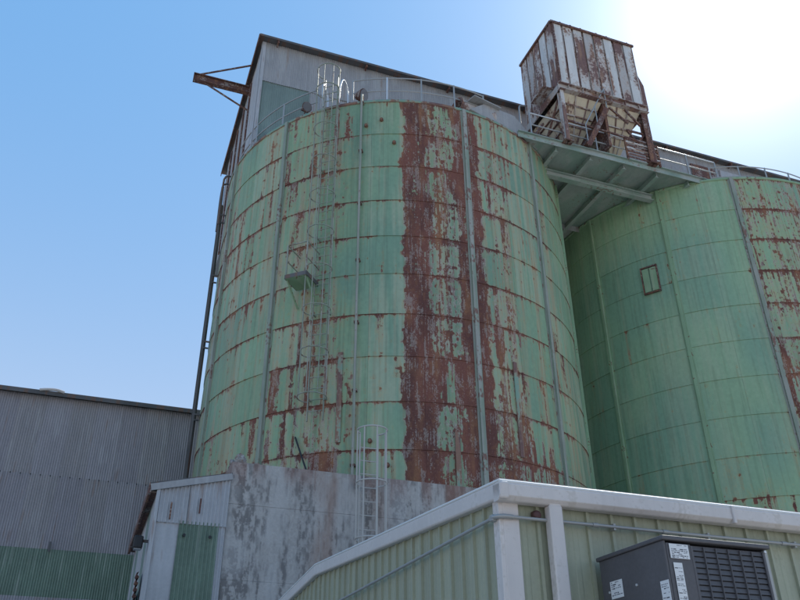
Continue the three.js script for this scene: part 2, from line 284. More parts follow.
// ------------------------------------------------------------------ silos
const on = (phi, y, r = RAD) => V(r * Math.sin(R(phi)), y, r * Math.cos(R(phi)));
function siloPanel(p0, p1, y0, y1, c0, c1, seed) {
  const nx = 6, ny = 3, pos = [], uv = [], idx = [], gap = 0.0016;
  const q = 0.004 * (TAB[(seed * 37) & 65535] - 0.5);
  const pt = (a, b, dr) => {
    const phi = mix(p0 + gap * 10, p1 - gap * 10, a), y = mix(y0, y1 - 0.004, b);
    const bulge = 0.012 * Math.sin(Math.PI * a) * Math.sin(Math.PI * b) * (TAB[(seed * 91) & 65535] - 0.35) + 0.006 * (noise(phi * 0.25, y * 1.7, 4096, 4096, 88) - 0.5);
    const r = RAD + 0.016 * (1 - b) + q + bulge + dr; return [on(phi, y, r), (phi - c0) / (c1 - c0), y / ROOF1];
  };
  const put = k => { pos.push(k[0].x, k[0].y, k[0].z); uv.push(k[1], k[2]); return pos.length / 3 - 1; };
  const grid = []; for (let j = 0; j <= ny; j++) { grid.push([]); for (let i = 0; i <= nx; i++) grid[j].push(put(pt(i / nx, j / ny, 0))); }
  for (let j = 0; j < ny; j++) for (let i = 0; i < nx; i++) { const a = grid[j][i], b = grid[j][i + 1], c = grid[j + 1][i], d = grid[j + 1][i + 1]; idx.push(a, b, d, a, d, c); }
  const skirt = list => { for (let i = 0; i + 1 < list.length; i++) { const A = put(pt(...list[i], 0)), B = put(pt(...list[i + 1], 0)), C = put(pt(...list[i], -0.03)), D = put(pt(...list[i + 1], -0.03)); idx.push(A, C, B, B, C, D); } };
  const xs = [...Array(nx + 1).keys()].map(i => i / nx), ys = [...Array(ny + 1).keys()].map(i => i / ny);
  skirt(xs.map(a => [a, 0])); skirt(xs.map(a => [a, 1]).reverse()); skirt(ys.map(b => [0, b]).reverse()); skirt(ys.map(b => [1, b]));
  const g = new THREE.BufferGeometry(); g.setAttribute('position', new THREE.Float32BufferAttribute(pos, 3)); g.setAttribute('uv', new THREE.Float32BufferAttribute(uv, 2)); g.setIndex(idx); g.computeVertexNormals(); return g;
}
function shellPiece(p0, p1, y0, y1, rad = RAD) {           // plain curved sheet for what the picture never shows
  const g = new THREE.CylinderGeometry(rad, rad, y1 - y0, 40, 1, true, R(p0), R(p1 - p0)); g.translate(0, (y0 + y1) / 2, 0); return uvm(g);
}
function makeSilo(label, centre, turn, cols, mat, lowest, battens, seed) {
  const s = thing('silo', label, 'silo', 'green steel silos', [centre[0], 0, -centre[1]], turn);
  let last = 0;
  for (let j = 0; j + 1 < seams.length; j++) {
    if (seams[j + 1] < lowest) break; last = seams[j + 1];
    for (let i = 0; i + 1 < cols.length; i++) add(s, 'panel', siloPanel(cols[i], cols[i + 1], seams[j + 1], seams[j], cols[0], cols[cols.length - 1], seed + j * 17 + i), mat);
  }
  const c1 = cols[cols.length - 1];
  add(s, 'lower_shell', shellPiece(cols[0], c1, 0, last), greenPaint);
  add(s, 'rear_shell', shellPiece(c1, cols[0] + 360, 0, ROOF1), greenPaint);
  add(s, 'inner_lining', shellPiece(cols[0], c1, last, ROOF1 - 0.01, RAD - 0.05), rustSteel);
  const prof = [[0.05, ROOF1 + 0.75], [RAD - 0.2, ROOF1 + 0.06], [RAD - 0.03, ROOF1 + 0.02]].map(([x, y]) => new THREE.Vector2(x, y));
  add(s, 'roof', uvm(new THREE.LatheGeometry(prof, 64)), galv);
  const rim = [[RAD - 0.06, ROOF1 - 0.06], [RAD + 0.03, ROOF1 - 0.06], [RAD + 0.035, ROOF1 + 0.03], [RAD - 0.05, ROOF1 + 0.035], [RAD - 0.06, ROOF1 - 0.06]].map(([x, y]) => new THREE.Vector2(x, y));
  add(s, 'rim_band', uvm(new THREE.LatheGeometry(rim, 72)), mat === siloMat1 ? greenRusty : greenPaint);
  for (const [phi, w, m] of battens) {
    const g = box(w, ROOF1 - 0.02, 0.085, 0, ROOF1 / 2, 0.04, 0.008), fl = box(w * 1.9, ROOF1 - 0.05, 0.012, 0, ROOF1 / 2, 0.012);
    add(s, 'vertical_strip', merge([g, fl]), m, on(phi, 0, RAD).toArray(), [0, R(phi), 0]);
  }
  return s;
}
const greenRusty = peel(365, 0.02, [0.22, 0.34, 0.26]);
const C1 = [0, 24], C2 = [12.35, 27.75], T2 = -Math.atan2(C2[0], C2[1]);
const silo1 = makeSilo('nearer green silo in the middle with broad vertical rust bands and caged ladder', C1, 0, cols1, siloMat1, 5.0, [[-61, 0.10, stripPaint], [-33.4, 0.11, stripPaint], [21.6, 0.11, stripPaint], [48.2, 0.12, stripPaint], [72.5, 0.12, greenPaint]], 1000);
const silo2 = makeSilo('farther green silo on the right with a small hatch and rust beside its right strip', C2, T2, cols2, siloMat2, 2.0, [[-56, 0.11, greenPaint], [-31, 0.11, greenPaint], [-5.3, 0.10, greenPaint], [18.3, 0.11, stripPaint], [44, 0.11, stripPaint]], 5000);
// narrow cover strips, nozzles and patches on the near silo
for (const [phi, y0, y1] of [[32.5, 7.9, 10.5], [15.2, 6.5, 8.3], [-12.5, 8.0, 10.4]]) add(silo1, 'cover_strip', box(0.13, y1 - y0, 0.03, 0, (y0 + y1) / 2, 0.03, 0.006), greenRusty, on(phi, 0, RAD).toArray(), [0, R(phi), 0]);
for (const [phi, y] of [[-7.4, 17.9], [-3, 18.1], [0.6, 17.2], [-5, 8.0], [-1, 7.4]]) add(silo1, 'nozzle', uvm(new THREE.CylinderGeometry(0.05, 0.06, 0.08, 10).rotateX(Math.PI / 2)), rustSteel, on(phi, y, RAD + 0.05).toArray(), [0, R(phi), 0]);
{ // hatch on the far silo
  const h = new THREE.Group(); h.name = 'hatch'; h.position.copy(on(-12.5, 15.45, RAD + 0.02)); h.rotation.y = R(-12.5); silo2.add(h);
  add(h, 'door_leaf', box(0.22, 0.9, 0.03, -0.13, 0, 0.03, 0.005), greenPaint); add(h, 'door_leaf', box(0.22, 0.9, 0.03, 0.13, 0, 0.03, 0.005), greenPaint);
  add(h, 'hatch_frame', merge([box(0.04, 1.0, 0.07, -0.27, 0, 0.03), box(0.04, 1.0, 0.07, 0.27, 0, 0.03), box(0.58, 0.04, 0.07, 0, 0.5, 0.03), box(0.58, 0.04, 0.07, 0, -0.5, 0.03)]), rustSteel);
}

// ------------------------------------------------------------------ ladders, pipes and guard rails
// local frame: the wall is z = 0, the ladder stands off it towards +z; y up from 0 to h
function ladderParts(t, h, o) {
  const w = o.width ?? 0.42, so = o.stand ?? 0.18, mat = o.mat, top = h + (o.over ?? 0);
  for (const sx of [-1, 1]) add(t, 'side_rail', bar(V(sx * w / 2, 0, so), V(sx * w / 2, top, so), 0.02, 0.055), mat);
  for (let y = 0.25; y < top - 0.05; y += 0.3) add(t, 'rung', rod(V(-w / 2, y, so), V(w / 2, y, so), 0.0125, 6), mat);
  for (let y = 0.6; y < h; y += 2.4) for (const sx of [-1, 1]) add(t, 'standoff', box(0.03, 0.05, so, sx * w / 2, y, so / 2), mat);
  if (o.cage) {
    const rad = o.rad ?? 0.36, cz = so + rad * 0.72, pt = (a, y) => V(rad * Math.sin(R(a)), y, cz + rad * Math.cos(R(a)));
    for (const y of o.cage) { const pts = [V(-w / 2, y, so)]; for (let a = -122; a <= 122; a += 12.2) pts.push(pt(a, y)); pts.push(V(w / 2, y, so)); add(t, 'hoop', tube(pts, o.hr ?? 0.018, 36, 6), o.cageMat ?? mat); }
    const c0 = Math.min(...o.cage), c1 = Math.max(...o.cage);
    for (const a of o.bars ?? [-90, -45, 0, 45, 90]) add(t, 'cage_bar', rod(pt(a, c0), pt(a, c1), o.br ?? 0.014, 6), o.cageMat ?? mat);
  }
}
function onSilo(o, c, turn, phi, y, r = RAD) { const q = on(phi, 0, r).applyAxisAngle(V(0, 1, 0), turn); o.position.set(c[0] + q.x, y, -c[1] + q.z); o.rotation.y = turn + R(phi); }
const ladderGreen = stripPaint;
{
  const l = thing('caged_ladder', 'tall faded green caged ladder climbing the near silo to its rim', 'ladder', 'silo ladders');
  onSilo(l, C1, 0, -17.6, 8.55); const h = ROOF1 - 8.55;
  const cage = []; for (let y = 0.5; y < h - 0.4; y += 1.22) cage.push(y); cage.push(h + 0.25, h + 1.05);
  ladderParts(l, h, { mat: ladderGreen, cage, over: 1.0, hr: 0.016, br: 0.013, stand: 0.2 });
  // bright return rails over the rim
  for (const sx of [-1, 1]) add(l, 'return_rail', tube([V(sx * 0.26, h - 0.1, 0.2), V(sx * 0.3, h + 0.7, 0.2), V(sx * 0.33, h + 1.0, 0.05), V(sx * 0.34, h + 0.9, -0.25), V(sx * 0.34, h + 0.2, -0.35)], 0.028, 24, 8), galvBright);
}
{
  const l = thing('caged_ladder', 'white caged ladder on the stained concrete wall, its top above the wall', 'ladder');
  globalThis.lowLadder = l;
}
{
  const l = thing('caged_ladder', 'dark ladder with bent top rail on the left edge of the near silo', 'ladder', 'silo ladders');
  onSilo(l, C1, 0, -72, 0, RAD + 0.02); const h = ROOF1 - 0.3;
  ladderParts(l, h, { mat: darkTin, stand: 0.2, width: 0.46 });
  add(l, 'riser_pipe', rod(V(-0.36, 0, 0.14), V(-0.36, h - 0.4, 0.14), 0.06, 10), darkTin);
  for (const sx of [-1, 1]) add(l, 'bent_rail', tube([V(sx * 0.23, h - 1.6, 0.22), V(sx * 0.23, h + 0.1, 0.22), V(sx * 0.23, h + 0.42, 0.18), V(sx * 0.23, h + 0.5, 0.02), V(sx * 0.23, h + 0.3, -0.25)], 0.035, 20, 8), darkTin);
}
{
  const p = thing('pipe', 'thin pale vertical pipe running down the near silo right of the ladder', 'pipe'); onSilo(p, C1, 0, -8.7, 0);
  add(p, 'pipe_run', rod(V(0, 6.9, 0.12), V(0, ROOF1 + 0.15, 0.12), 0.036, 10), stripPaint);
  for (let y = 7.4; y < ROOF1; y += 1.9) add(p, 'clamp', box(0.12, 0.05, 0.14, 0, y, 0.07), rustSteel);
  add(p, 'elbow', tube([V(0, ROOF1 + 0.1, 0.12), V(0, ROOF1 + 0.22, 0.1), V(0, ROOF1 + 0.26, -0.05), V(0, ROOF1 + 0.26, -0.4)], 0.036, 12, 8), stripPaint);
}
{
  const p = thing('leaning_rod', 'dark steel rod leaning against the near silo above the concrete wall', 'rod');
  const a = on(-23, 8.25, RAD + 0.06), b = on(-17.2, 6.9, RAD + 0.28); p.position.set(b.x, b.y, b.z - C1[1]);
  add(p, 'rod', rod(a.clone().sub(b), V(0, 0, 0), 0.022, 8), nearBlack);
}
{ // small landing beside the ladder
  const t = thing('landing_platform', 'small green landing platform with rails beside the silo ladder', 'platform'); onSilo(t, C1, 0, -22.2, 12.45);
  add(t, 'floor_plate', box(0.62, 0.03, 0.68, 0, 0, 0.40), greenPaint);
  add(t, 'kick_plate', merge([box(0.62, 0.12, 0.02, 0, 0.05, 0.74), box(0.02, 0.12, 0.68, -0.32, 0.05, 0.4), box(0.02, 0.12, 0.68, 0.32, 0.05, 0.4)]), darkTin);
  for (const sx of [-1, 1]) { add(t, 'brace', bar(V(sx * 0.28, -0.02, 0.66), V(sx * 0.28, -0.55, 0.03), 0.04, 0.04), greenPaint); add(t, 'post', bar(V(sx * 0.3, 0, 0.72), V(sx * 0.3, 1.05, 0.72), 0.035, 0.035), stripPaint); add(t, 'hand_rail', rod(V(sx * 0.3, 1.05, 0.72), V(sx * 0.3, 1.05, 0.03), 0.018), stripPaint); add(t, 'mid_rail', rod(V(sx * 0.3, 0.55, 0.72), V(sx * 0.3, 0.55, 0.03), 0.016), stripPaint); }
  add(t, 'hand_rail', rod(V(-0.3, 1.05, 0.72), V(0.3, 1.05, 0.72), 0.018), stripPaint);
}
function guardRail(label, c, turn, p0, p1, step, white, inset = 0.12, hh = 1.06) {
  const t = thing('guard_rail', label, 'guard rail', 'guard rails on the silo roofs', [c[0], ROOF1, -c[1]], turn);
  const rr = RAD - inset; let k = 0;
  for (let p = p0; p <= p1 + 0.01; p += step) { add(t, 'post', bar(on(p, 0, rr), on(p, hh + 0.02, rr), 0.045, 0.045), white.includes(k) ? galvBright : conduitGrey); k++; }
  for (const y of [hh / 2, hh]) { const pts = []; for (let p = p0; p <= p1 + 0.01; p += step / 3) pts.push(on(p, y, rr)); add(t, 'rail', tube(pts, 0.022, 60, 6), conduitGrey); }
}
guardRail('thin curved guard rail along the near silo rim left of the ladder top', C1, 0, -64, -23, 13.6, []);
guardRail('thin curved guard rail with white post along the near silo rim right of ladder', C1, 0, -12, 30, 10.5, [1]);
guardRail('thin curved guard rail on the rim of the far right silo', C2, T2, 14, 56, 10.5, [], 0.5, 0.9);

// ------------------------------------------------------------------ head house on the silo roofs
const AZ = 70, TURN = R(90 - AZ);                         // everything square to one direction; local x runs off to the right and away, z towards the viewer
const frame = (lat, fwd, y = 0) => [lat, y, -fwd];
{
  const top = 22.6 + EYE, y0 = ROOF1 - 0.2, L = 29, D = 8, mid = 20.7 + EYE;
  const t = thing('head_house', 'long grey corrugated head house along the tops of the silos', 'building', null, frame(-4.7, 20.5), TURN);
  const W = 0.912, gU = [0, 1, 2, 3].map(k => corrugated(W + 0.05, top - mid, 0.076, 0.009, k * 1.03, k * 0.7)), gL = [0, 1, 2, 3].map(k => corrugated(W + 0.05, mid - y0 + 0.1, 0.076, 0.009, k * 0.93 + 0.4, k * 1.7));
  const n = Math.floor(L / W);
  for (let i = 0; i < n; i++) {
    add(t, 'wall_sheet', gL[i % 4], i < 2 ? tealSheet : galv, [i * W, y0, 0]);
    add(t, 'wall_sheet', gU[(i * 3 + 1) % 4], galv, [i * W, mid, 0.022]);
  }
  const nd = Math.floor(D / W), gS = [0, 1].map(k => corrugated(W + 0.05, top - y0, 0.076, 0.009, k * 1.3, k));
  for (let i = 0; i < nd; i++) add(t, 'end_sheet', gS[i % 2], i < 3 ? paleSheet : galv, [-0.03, y0, -(i + 1) * W], [0, -Math.PI / 2, 0]);
  add(t, 'corner_trim', merge([box(0.12, top - y0 - 0.05, 0.02, 0.03, (top + y0) / 2, 0.04), box(0.02, top - y0 - 0.05, 0.12, -0.05, (top + y0) / 2, -0.02)]), paleSheet);
  add(t, 'rear_wall', box(L, top - y0, 0.05, L / 2, (top + y0) / 2, -D), galv); add(t, 'far_end_wall', box(0.05, top - y0, D, n * W + 0.04, (top + y0) / 2, -D / 2), galv);
  add(t, 'roof', box(L + 0.3, 0.06, D + 0.5, L / 2 - 0.05, top + 0.05, -D / 2 + 0.02), darkTin);
  add(t, 'eave_flashing', box(L + 0.3, 0.10, 0.03, L / 2 - 0.05, top + 0.03, 0.285, 0.008), darkTin);
  add(t, 'rake_flashing', box(0.03, 0.2, D + 0.5, -0.215, top - 0.02, -D / 2 + 0.02, 0.008), rustSteel);
  for (let i = 0; i < 9; i++) add(t, 'eave_bracket', box(0.06, 0.12, 0.26, 0.5 + i * 3.4, top - 0.06, 0.14), rustSteel);
  for (const z of [-1.9, -3.3, -4.7, -6.1]) add(t, 'rust_board', box(0.05, top - y0 - 0.3, 0.16, -0.07, (top + y0) / 2 - 0.2, z), rustSteel);
  // closed hatch and worn opening towards the right
  add(t, 'rust_patch_panel', box(1.3, 1.3, 0.05, 19.4, 21.5 + EYE, 0.06), rustSteel); add(t, 'pale_patch_panel', box(2.0, 1.0, 0.04, 21.3, 21.7 + EYE, 0.06), paleSheet);
  // hoist beam
  const b = thing('hoist_beam', 'rusty beam with two braces sticking out left of the head house', 'beam', null, frame(-4.7, 20.5), TURN);
  const by = top - 0.62, bz = -2.0;
  add(b, 'beam', merge([box(2.3, 0.03, 0.2, -1.05, by + 0.15, bz), box(2.3, 0.03, 0.2, -1.05, by - 0.15, bz), box(2.3, 0.28, 0.03, -1.05, by, bz), box(0.02, 0.33, 0.21, -2.2, by, bz)]), rustSteel);
  add(b, 'upper_brace', bar(V(-2.05, by + 0.17, bz), V(-0.14, by + 0.62, bz + 0.75), 0.05, 0.05), rustSteel);
  add(b, 'lower_brace', bar(V(-1.75, by - 0.17, bz), V(-0.1, by - 1.0, bz + 0.02), 0.05, 0.05), rustSteel);
}
function floodlight(label, lat, fwd, y, turn, s = 1) {
  const t = thing('floodlight', label, 'floodlight', 'floodlights on the silo rim', [lat, y, -fwd], turn);
  add(t, 'stand', merge([rod(V(0, 0, 0), V(0, 0.28 * s, 0), 0.02), box(0.3 * s, 0.02, 0.04, 0, 0.28 * s, 0)]), rustSteel);
  add(t, 'housing', uvm(new THREE.CylinderGeometry(0.19 * s, 0.1 * s, 0.24 * s, 18).rotateX(Math.PI / 2 + 0.35).translate(0, 0.4 * s, 0.05)), rustSteel);
  add(t, 'lens', uvm(new THREE.CylinderGeometry(0.165 * s, 0.165 * s, 0.02, 18).rotateX(Math.PI / 2 + 0.35).translate(0, 0.36 * s, 0.175 * s)), flat(0.16, 0.16, 0.17, 0.2));
}
{ const q = on(-28, 0, RAD - 0.1); floodlight('round grey floodlight on the silo rim left of the ladder', q.x, C1[1] - q.z, ROOF1 + 0.05, R(35), 0.9); const p = on(-10.2, 0, RAD - 0.15); floodlight('rusty round floodlight on the silo rim right of the ladder', p.x, C1[1] - p.z, ROOF1 - 0.05, R(60), 1.15); }
{ // grey hood and scrap on the rim
  const t = thing('vent_hood', 'folded grey sheet metal hood on the near silo rim by the deck', 'hood'); onSilo(t, C1, 0, 38, ROOF1 + 0.03, RAD - 0.5);
  const sh = new THREE.Shape([[-1.5, 0], [1.5, 0], [1.3, 0.35], [0.5, 0.85], [-0.9, 0.55]].map(q => new THREE.Vector2(...q)));
  add(t, 'hood_body', uvm(new THREE.ExtrudeGeometry(sh, { depth: 0.5, bevelEnabled: true, bevelSize: 0.02, bevelThickness: 0.02, bevelSegments: 1 }).translate(0, 0.02, -0.1)), galv);
  add(t, 'lid', box(1.2, 0.04, 0.8, -0.75, 0.72, 0.15, 0.01), galv, [0, 0, 0], [0, 0, 0.12]);
  const u = thing('rusty_duct', 'rusty broken duct piece lying on the near silo rim', 'duct'); onSilo(u, C1, 0, 28, ROOF1 + 0.02, RAD - 0.4);
  add(u, 'duct_shell', uvm(new THREE.CylinderGeometry(0.28, 0.34, 1.3, 16, 1, true).rotateZ(Math.PI / 2).translate(0, 0.36, 0)), binRust); add(u, 'flange', uvm(new THREE.TorusGeometry(0.34, 0.04, 8, 20).rotateY(Math.PI / 2).translate(-0.65, 0.36, 0)), rustSteel); add(u, 'saddle', box(0.7, 0.2, 0.3, 0, 0.08, 0), rustSteel);
}

// ------------------------------------------------------------------ deck between the silos
const DY = ROOF1 + 0.04;                                   // underside of the deck
{
  const t = thing('bridge_deck', 'green steel deck bridging the gap between the two silos', 'deck', null, frame(4.2, 19.6), TURN);
  const L = 7.9, D = 7.0, n = 6;
  for (let i = 0; i < n; i++) add(t, 'deck_plate', box(L / n - 0.012, 0.05, D, (i + 0.5) * L / n, DY + 0.025, -D / 2), deckPaint);
  for (let i = 1; i < n; i++) add(t, 'joist', merge([box(0.05, 0.2, D - 0.2, i * L / n, DY - 0.1, -D / 2), box(0.14, 0.02, D - 0.2, i * L / n, DY - 0.21, -D / 2)]), deckPaint);
  add(t, 'edge_beam', merge([box(L + 0.3, 0.2, 0.03, L / 2, DY - 0.02, 0.03, 0.006), box(L + 0.3, 0.03, 0.12, L / 2, DY + 0.085, 0.06, 0.006)]), deckPaint);
  add(t, 'cross_beam', merge([box(4.6, 0.22, 0.03, 3.4, DY - 0.36, -1.05), box(4.6, 0.03, 0.2, 3.4, DY - 0.25, -1.05), box(4.6, 0.03, 0.2, 3.4, DY - 0.47, -1.05)]), deckPaint);
  const r = thing('guard_rail', 'straight pale guard rail along the deck edge under the rusty bin', 'guard rail', null, frame(4.2, 19.6, DY + 0.05), TURN);
  for (let i = 0; i <= 6; i++) add(r, 'post', bar(V(0.4 + i * 1.25, 0, -0.02), V(0.4 + i * 1.25, 1.05, -0.02), 0.045, 0.045), conduitGrey);
  for (const y of [0.55, 1.05]) add(r, 'rail', rod(V(0.4, y, -0.02), V(7.9, y, -0.02), 0.025), y > 1 ? galvBright : conduitGrey);
}

// ------------------------------------------------------------------ rusty bin on its frame
{
  const W = 3.45, D = 2.3, b0 = 2.55, h = 3.15, y = DY + 0.05;
  const t = thing('storage_bin', 'rusty ribbed storage bin with two hoppers standing over the deck', 'bin', null, frame(5.78, 19.95, y), TURN);
  const mats = [binPale, binPale, binMid, binRust, binMid, binPale, binRust, binPale], n = 8, pw = W / n;
  for (let i = 0; i < n; i++) { add(t, 'front_panel', box(pw - 0.09, h, 0.04, (i + 0.5) * pw, b0 + h / 2, -0.02, 0.006), mats[i]); }
  for (let i = 0; i <= n; i++) add(t, 'rib', box(0.10, h, 0.05, i * pw, b0 + h / 2, -0.075, 0.006), binRust);
  const m = 5, dw = D / m;
  for (let i = 0; i < m; i++) { add(t, 'side_panel', box(0.04, h, dw - 0.08, -0.0, b0 + h / 2, -(i + 0.5) * dw, 0.006), [binMid, binPale, binMid, binRust, binMid][i]); add(t, 'side_panel', box(0.04, h, dw - 0.02, W, b0 + h / 2, -(i + 0.5) * dw, 0.006), binRust); }
  for (let i = 0; i <= m; i++) add(t, 'rib', box(0.05, h, 0.09, 0.045, b0 + h / 2, -i * dw, 0.006), rustSteel);
  add(t, 'rear_panel', box(W, h, 0.04, W / 2, b0 + h / 2, -D), binRust);
  add(t, 'top_plate', box(W + 0.06, 0.05, D + 0.06, W / 2, b0 + h + 0.02, -D / 2, 0.01), rustSteel);
  add(t, 'top_frame', merge([box(W + 0.1, 0.09, 0.06, W / 2, b0 + h - 0.05, 0.03), box(0.06, 0.09, D, -0.05, b0 + h - 0.05, -D / 2)]), rustSteel);
  for (const x of [0.42, 0.85, 1.28, 1.95, 2.4, 3.3]) add(t, 'lifting_lug', box(0.07, 0.12, 0.05, x, b0 + h + 0.09, -0.05, 0.01), rustSteel);
  // bottom ring beam
  add(t, 'ring_beam', merge([box(W + 0.16, 0.03, 0.2, W / 2, b0 + 0.02, 0.02), box(W + 0.16, 0.26, 0.03, W / 2, b0 - 0.12, 0.0), box(W + 0.16, 0.03, 0.2, W / 2, b0 - 0.26, 0.02), box(0.03, 0.28, D, -0.04, b0 - 0.12, -D / 2), box(0.03, 0.28, D, W + 0.04, b0 - 0.12, -D / 2), box(W, 0.28, 0.03, W / 2, b0 - 0.12, -D)]), binRust);
  for (let i = 0; i < 6; i++) add(t, 'stiffener', box(0.02, 0.24, 0.09, 0.3 + i * 0.57, b0 - 0.12, 0.05), binRust);
  for (const [x, z] of [[0.03, -0.08], [W - 0.08, -0.08], [0.03, -D + 0.05], [W - 0.08, -D + 0.05]]) {
    const k = x > 1 ? 0.26 : 0.13;
    add(t, 'leg', merge([box(k, b0 - 0.27, 0.03, x, (b0 - 0.27) / 2, z + 0.09), box(k, b0 - 0.27, 0.03, x, (b0 - 0.27) / 2, z - 0.09), box(0.03, b0 - 0.27, 0.18, x, (b0 - 0.27) / 2, z)]), x < 1 && z > -1 ? binMid : rustSteel);
    add(t, 'base_plate', box(0.34, 0.03, 0.32, x, 0.015, z), rustSteel);
  }
  // hoppers: upside-down pyramids made of four plates, ribs across the front
  function hopper(x0, x1, z0, z1, bot, mat) {
    const hp = new THREE.Group(); hp.name = 'hopper'; t.add(hp); const cx = (x0 + x1) / 2 + 0.1, cz = (z0 + z1) / 2 - 0.1, ho = 0.18, T = b0 - 0.28;
    const A = [V(x0, T, z0), V(x1, T, z0), V(x1, T, z1), V(x0, T, z1)], B = [V(cx - ho, bot, cz + ho), V(cx + ho, bot, cz + ho), V(cx + ho, bot, cz - ho), V(cx - ho, bot, cz - ho)];
    for (let k = 0; k < 4; k++) {
      const a = A[k], b = A[(k + 1) % 4], c = B[(k + 1) % 4], d = B[k], g = new THREE.BufferGeometry(); const nrm = b.clone().sub(a).cross(d.clone().sub(a)).normalize().multiplyScalar(0.02);
      const q = [a, b, c, d], r = q.map(p => p.clone().add(nrm)), f = []; const quad = (i, j, k2, l) => f.push(i, j, k2, i, k2, l); quad(...q); quad(r[3], r[2], r[1], r[0]); for (let e = 0; e < 4; e++) quad(q[e], r[e], r[(e + 1) % 4], q[(e + 1) % 4]);
      g.setAttribute('position', new THREE.Float32BufferAttribute(f.flatMap(p => p.toArray()), 3)); g.computeVertexNormals(); add(hp, 'hopper_plate', uvm(g, rnd() * 3, rnd() * 3), mat);
      if (k < 2 || k === 3) for (const s of [0.2, 0.4, 0.6]) add(hp, 'stiffener', bar(a.clone().lerp(d, s).sub(nrm), b.clone().lerp(c, s).sub(nrm), 0.05, 0.05), k ? rustSteel : binMid);
      if (!k) for (const s of [0.33, 0.66]) add(hp, 'stiffener', bar(a.clone().lerp(b, s).sub(nrm), d.clone().lerp(c, s).sub(nrm), 0.04, 0.04), binRust);
    }
    add(hp, 'outlet', box(0.4, 0.4, 0.4, cx, bot - 0.2, cz, 0.01), rustSteel);
  }
  hopper(0.12, 1.66, -0.06, -D + 0.1, 0.85, hopperCream); hopper(1.82, W - 0.22, -0.06, -D + 0.1, 0.85, hopperCream);
  add(t, 'divider_plate', box(0.1, 1.9, 0.5, 1.74, b0 - 1.24, -0.3), rustSteel);
  // bracing
  for (const [a, b] of [[V(W - 0.85, 1.3, -0.1), V(W - 0.15, 0.35, -0.1)], [V(W - 0.85, 0.4, -0.1), V(W - 0.15, 1.35, -0.1)], [V(0.03, 0.1, -0.2), V(0.03, b0 - 0.4, -D + 0.2)], [V(0.03, b0 - 0.4, -0.2), V(0.03, 0.1, -D + 0.2)], [V(0.1, 1.1, -D), V(W - 0.1, 2.2, -D)], [V(0.1, 2.2, -D), V(W - 0.1, 1.1, -D)], [V(1.9, 2.1, 0.0), V(2.6, 1.55, 0.0)], [V(2.55, 2.2, 0.0), V(3.1, 1.6, 0.0)], [V(W - 0.9, 1.35, -0.1), V(W - 0.1, 1.35, -0.1)], [V(0.05, 1.0, -0.05), V(W - 0.1, 0.9, -0.05)]]) add(t, 'brace', bar(a, b, 0.06, 0.06), rustSteel);
  // sloping hood on the right flank and pipe bow on the left
  const sh = new THREE.Shape([[0, 0], [0.34, 0], [0.34, 1.2], [0.0, 2.1]].map(q => new THREE.Vector2(...q)));
  add(t, 'side_hood', uvm(new THREE.ExtrudeGeometry(sh, { depth: 1.1, bevelEnabled: false }).translate(W + 0.03, b0 + 0.2, -1.3)), binMid);
  add(t, 'pipe_bow', tube([V(-0.05, b0 + 0.95, -D + 0.1), V(-0.3, b0 + 0.85, -D + 0.1), V(-0.34, b0 + 0.6, -D + 0.1), V(-0.34, b0 - 0.1, -D + 0.1), V(-0.28, b0 - 0.35, -D + 0.1), V(-0.05, b0 - 0.4, -D + 0.1)], 0.035, 24, 8), conduitGrey);
  add(t, 'side_bracket', merge([bar(V(-0.05, b0 + 0.15, -0.3), V(-0.35, b0 + 0.15, -0.9), 0.05, 0.05), bar(V(-0.35, b0 + 0.15, -0.9), V(-0.05, b0 + 0.6, -0.9), 0.05, 0.05), box(0.4, 0.03, 0.9, -0.24, b0 + 0.1, -0.8)]), binMid);
  // stair up to the hoppers
  const s = thing('steel_stair', 'steep rusty steel stair on the deck between the two hoppers', 'stair', null, frame(5.78, 19.95, y), TURN);
  const a0 = V(0.75, 0, -0.18), a1 = V(1.75, 1.95, -0.18);
  for (const z of [0, 0.62]) add(s, 'stringer', bar(a0.clone().add(V(0, 0, -z + 0.25)), a1.clone().add(V(0, 0, -z + 0.25)), 0.04, 0.18), rustSteel);
  for (let i = 1; i < 10; i++) { const q = a0.clone().lerp(a1, i / 10); add(s, 'tread', box(0.22, 0.03, 0.6, q.x, q.y, q.z - 0.06), rustSteel); }
  for (const z of [0.25]) { add(s, 'hand_rail', rod(a0.clone().add(V(0, 0.9, z)), a1.clone().add(V(0, 0.9, z)), 0.022), conduitGrey); for (const k of [0, 0.5, 1]) { const q = a0.clone().lerp(a1, k).add(V(0, 0, z)); add(s, 'rail_post', rod(q, q.clone().add(V(0, 0.9, 0)), 0.02), conduitGrey); } }
  // slatted screens and a drum of scrap left of the bin
  const g = thing('slatted_screen', 'rusty slatted steel screen leaning left of the bin legs', 'screen', null, frame(4.6, 19.9, y), TURN);
  add(g, 'screen_frame', merge([bar(V(0, 0, 0), V(0.9, 1.5, -0.6), 0.06, 0.06), bar(V(0.1, 0, -1.0), V(1.0, 1.5, -1.6), 0.06, 0.06)]), rustSteel);
  for (let i = 0; i < 11; i++) { const q = V(0, 0, 0).lerp(V(0.9, 1.5, -0.6), (i + 0.5) / 11); add(g, 'slat', bar(q, q.clone().add(V(0.1, 0, -1.0)), 0.11, 0.02), i % 3 ? rustSteel : binMid); }
  const e = thing('slatted_screen', 'rusty upright slatted screen on the deck under the right hopper', 'screen', null, frame(8.0, 20.85, y), TURN);
  add(e, 'screen_frame', merge([box(0.06, 0.95, 0.06, 0, 0.475, 0), box(0.06, 0.95, 0.06, 1.3, 0.475, 0)]), rustSteel);
  for (let i = 0; i < 7; i++) add(e, 'slat', box(1.3, 0.06, 0.03, 0.65, 0.1 + i * 0.13, 0.03), i % 2 ? binMid : rustSteel);
}

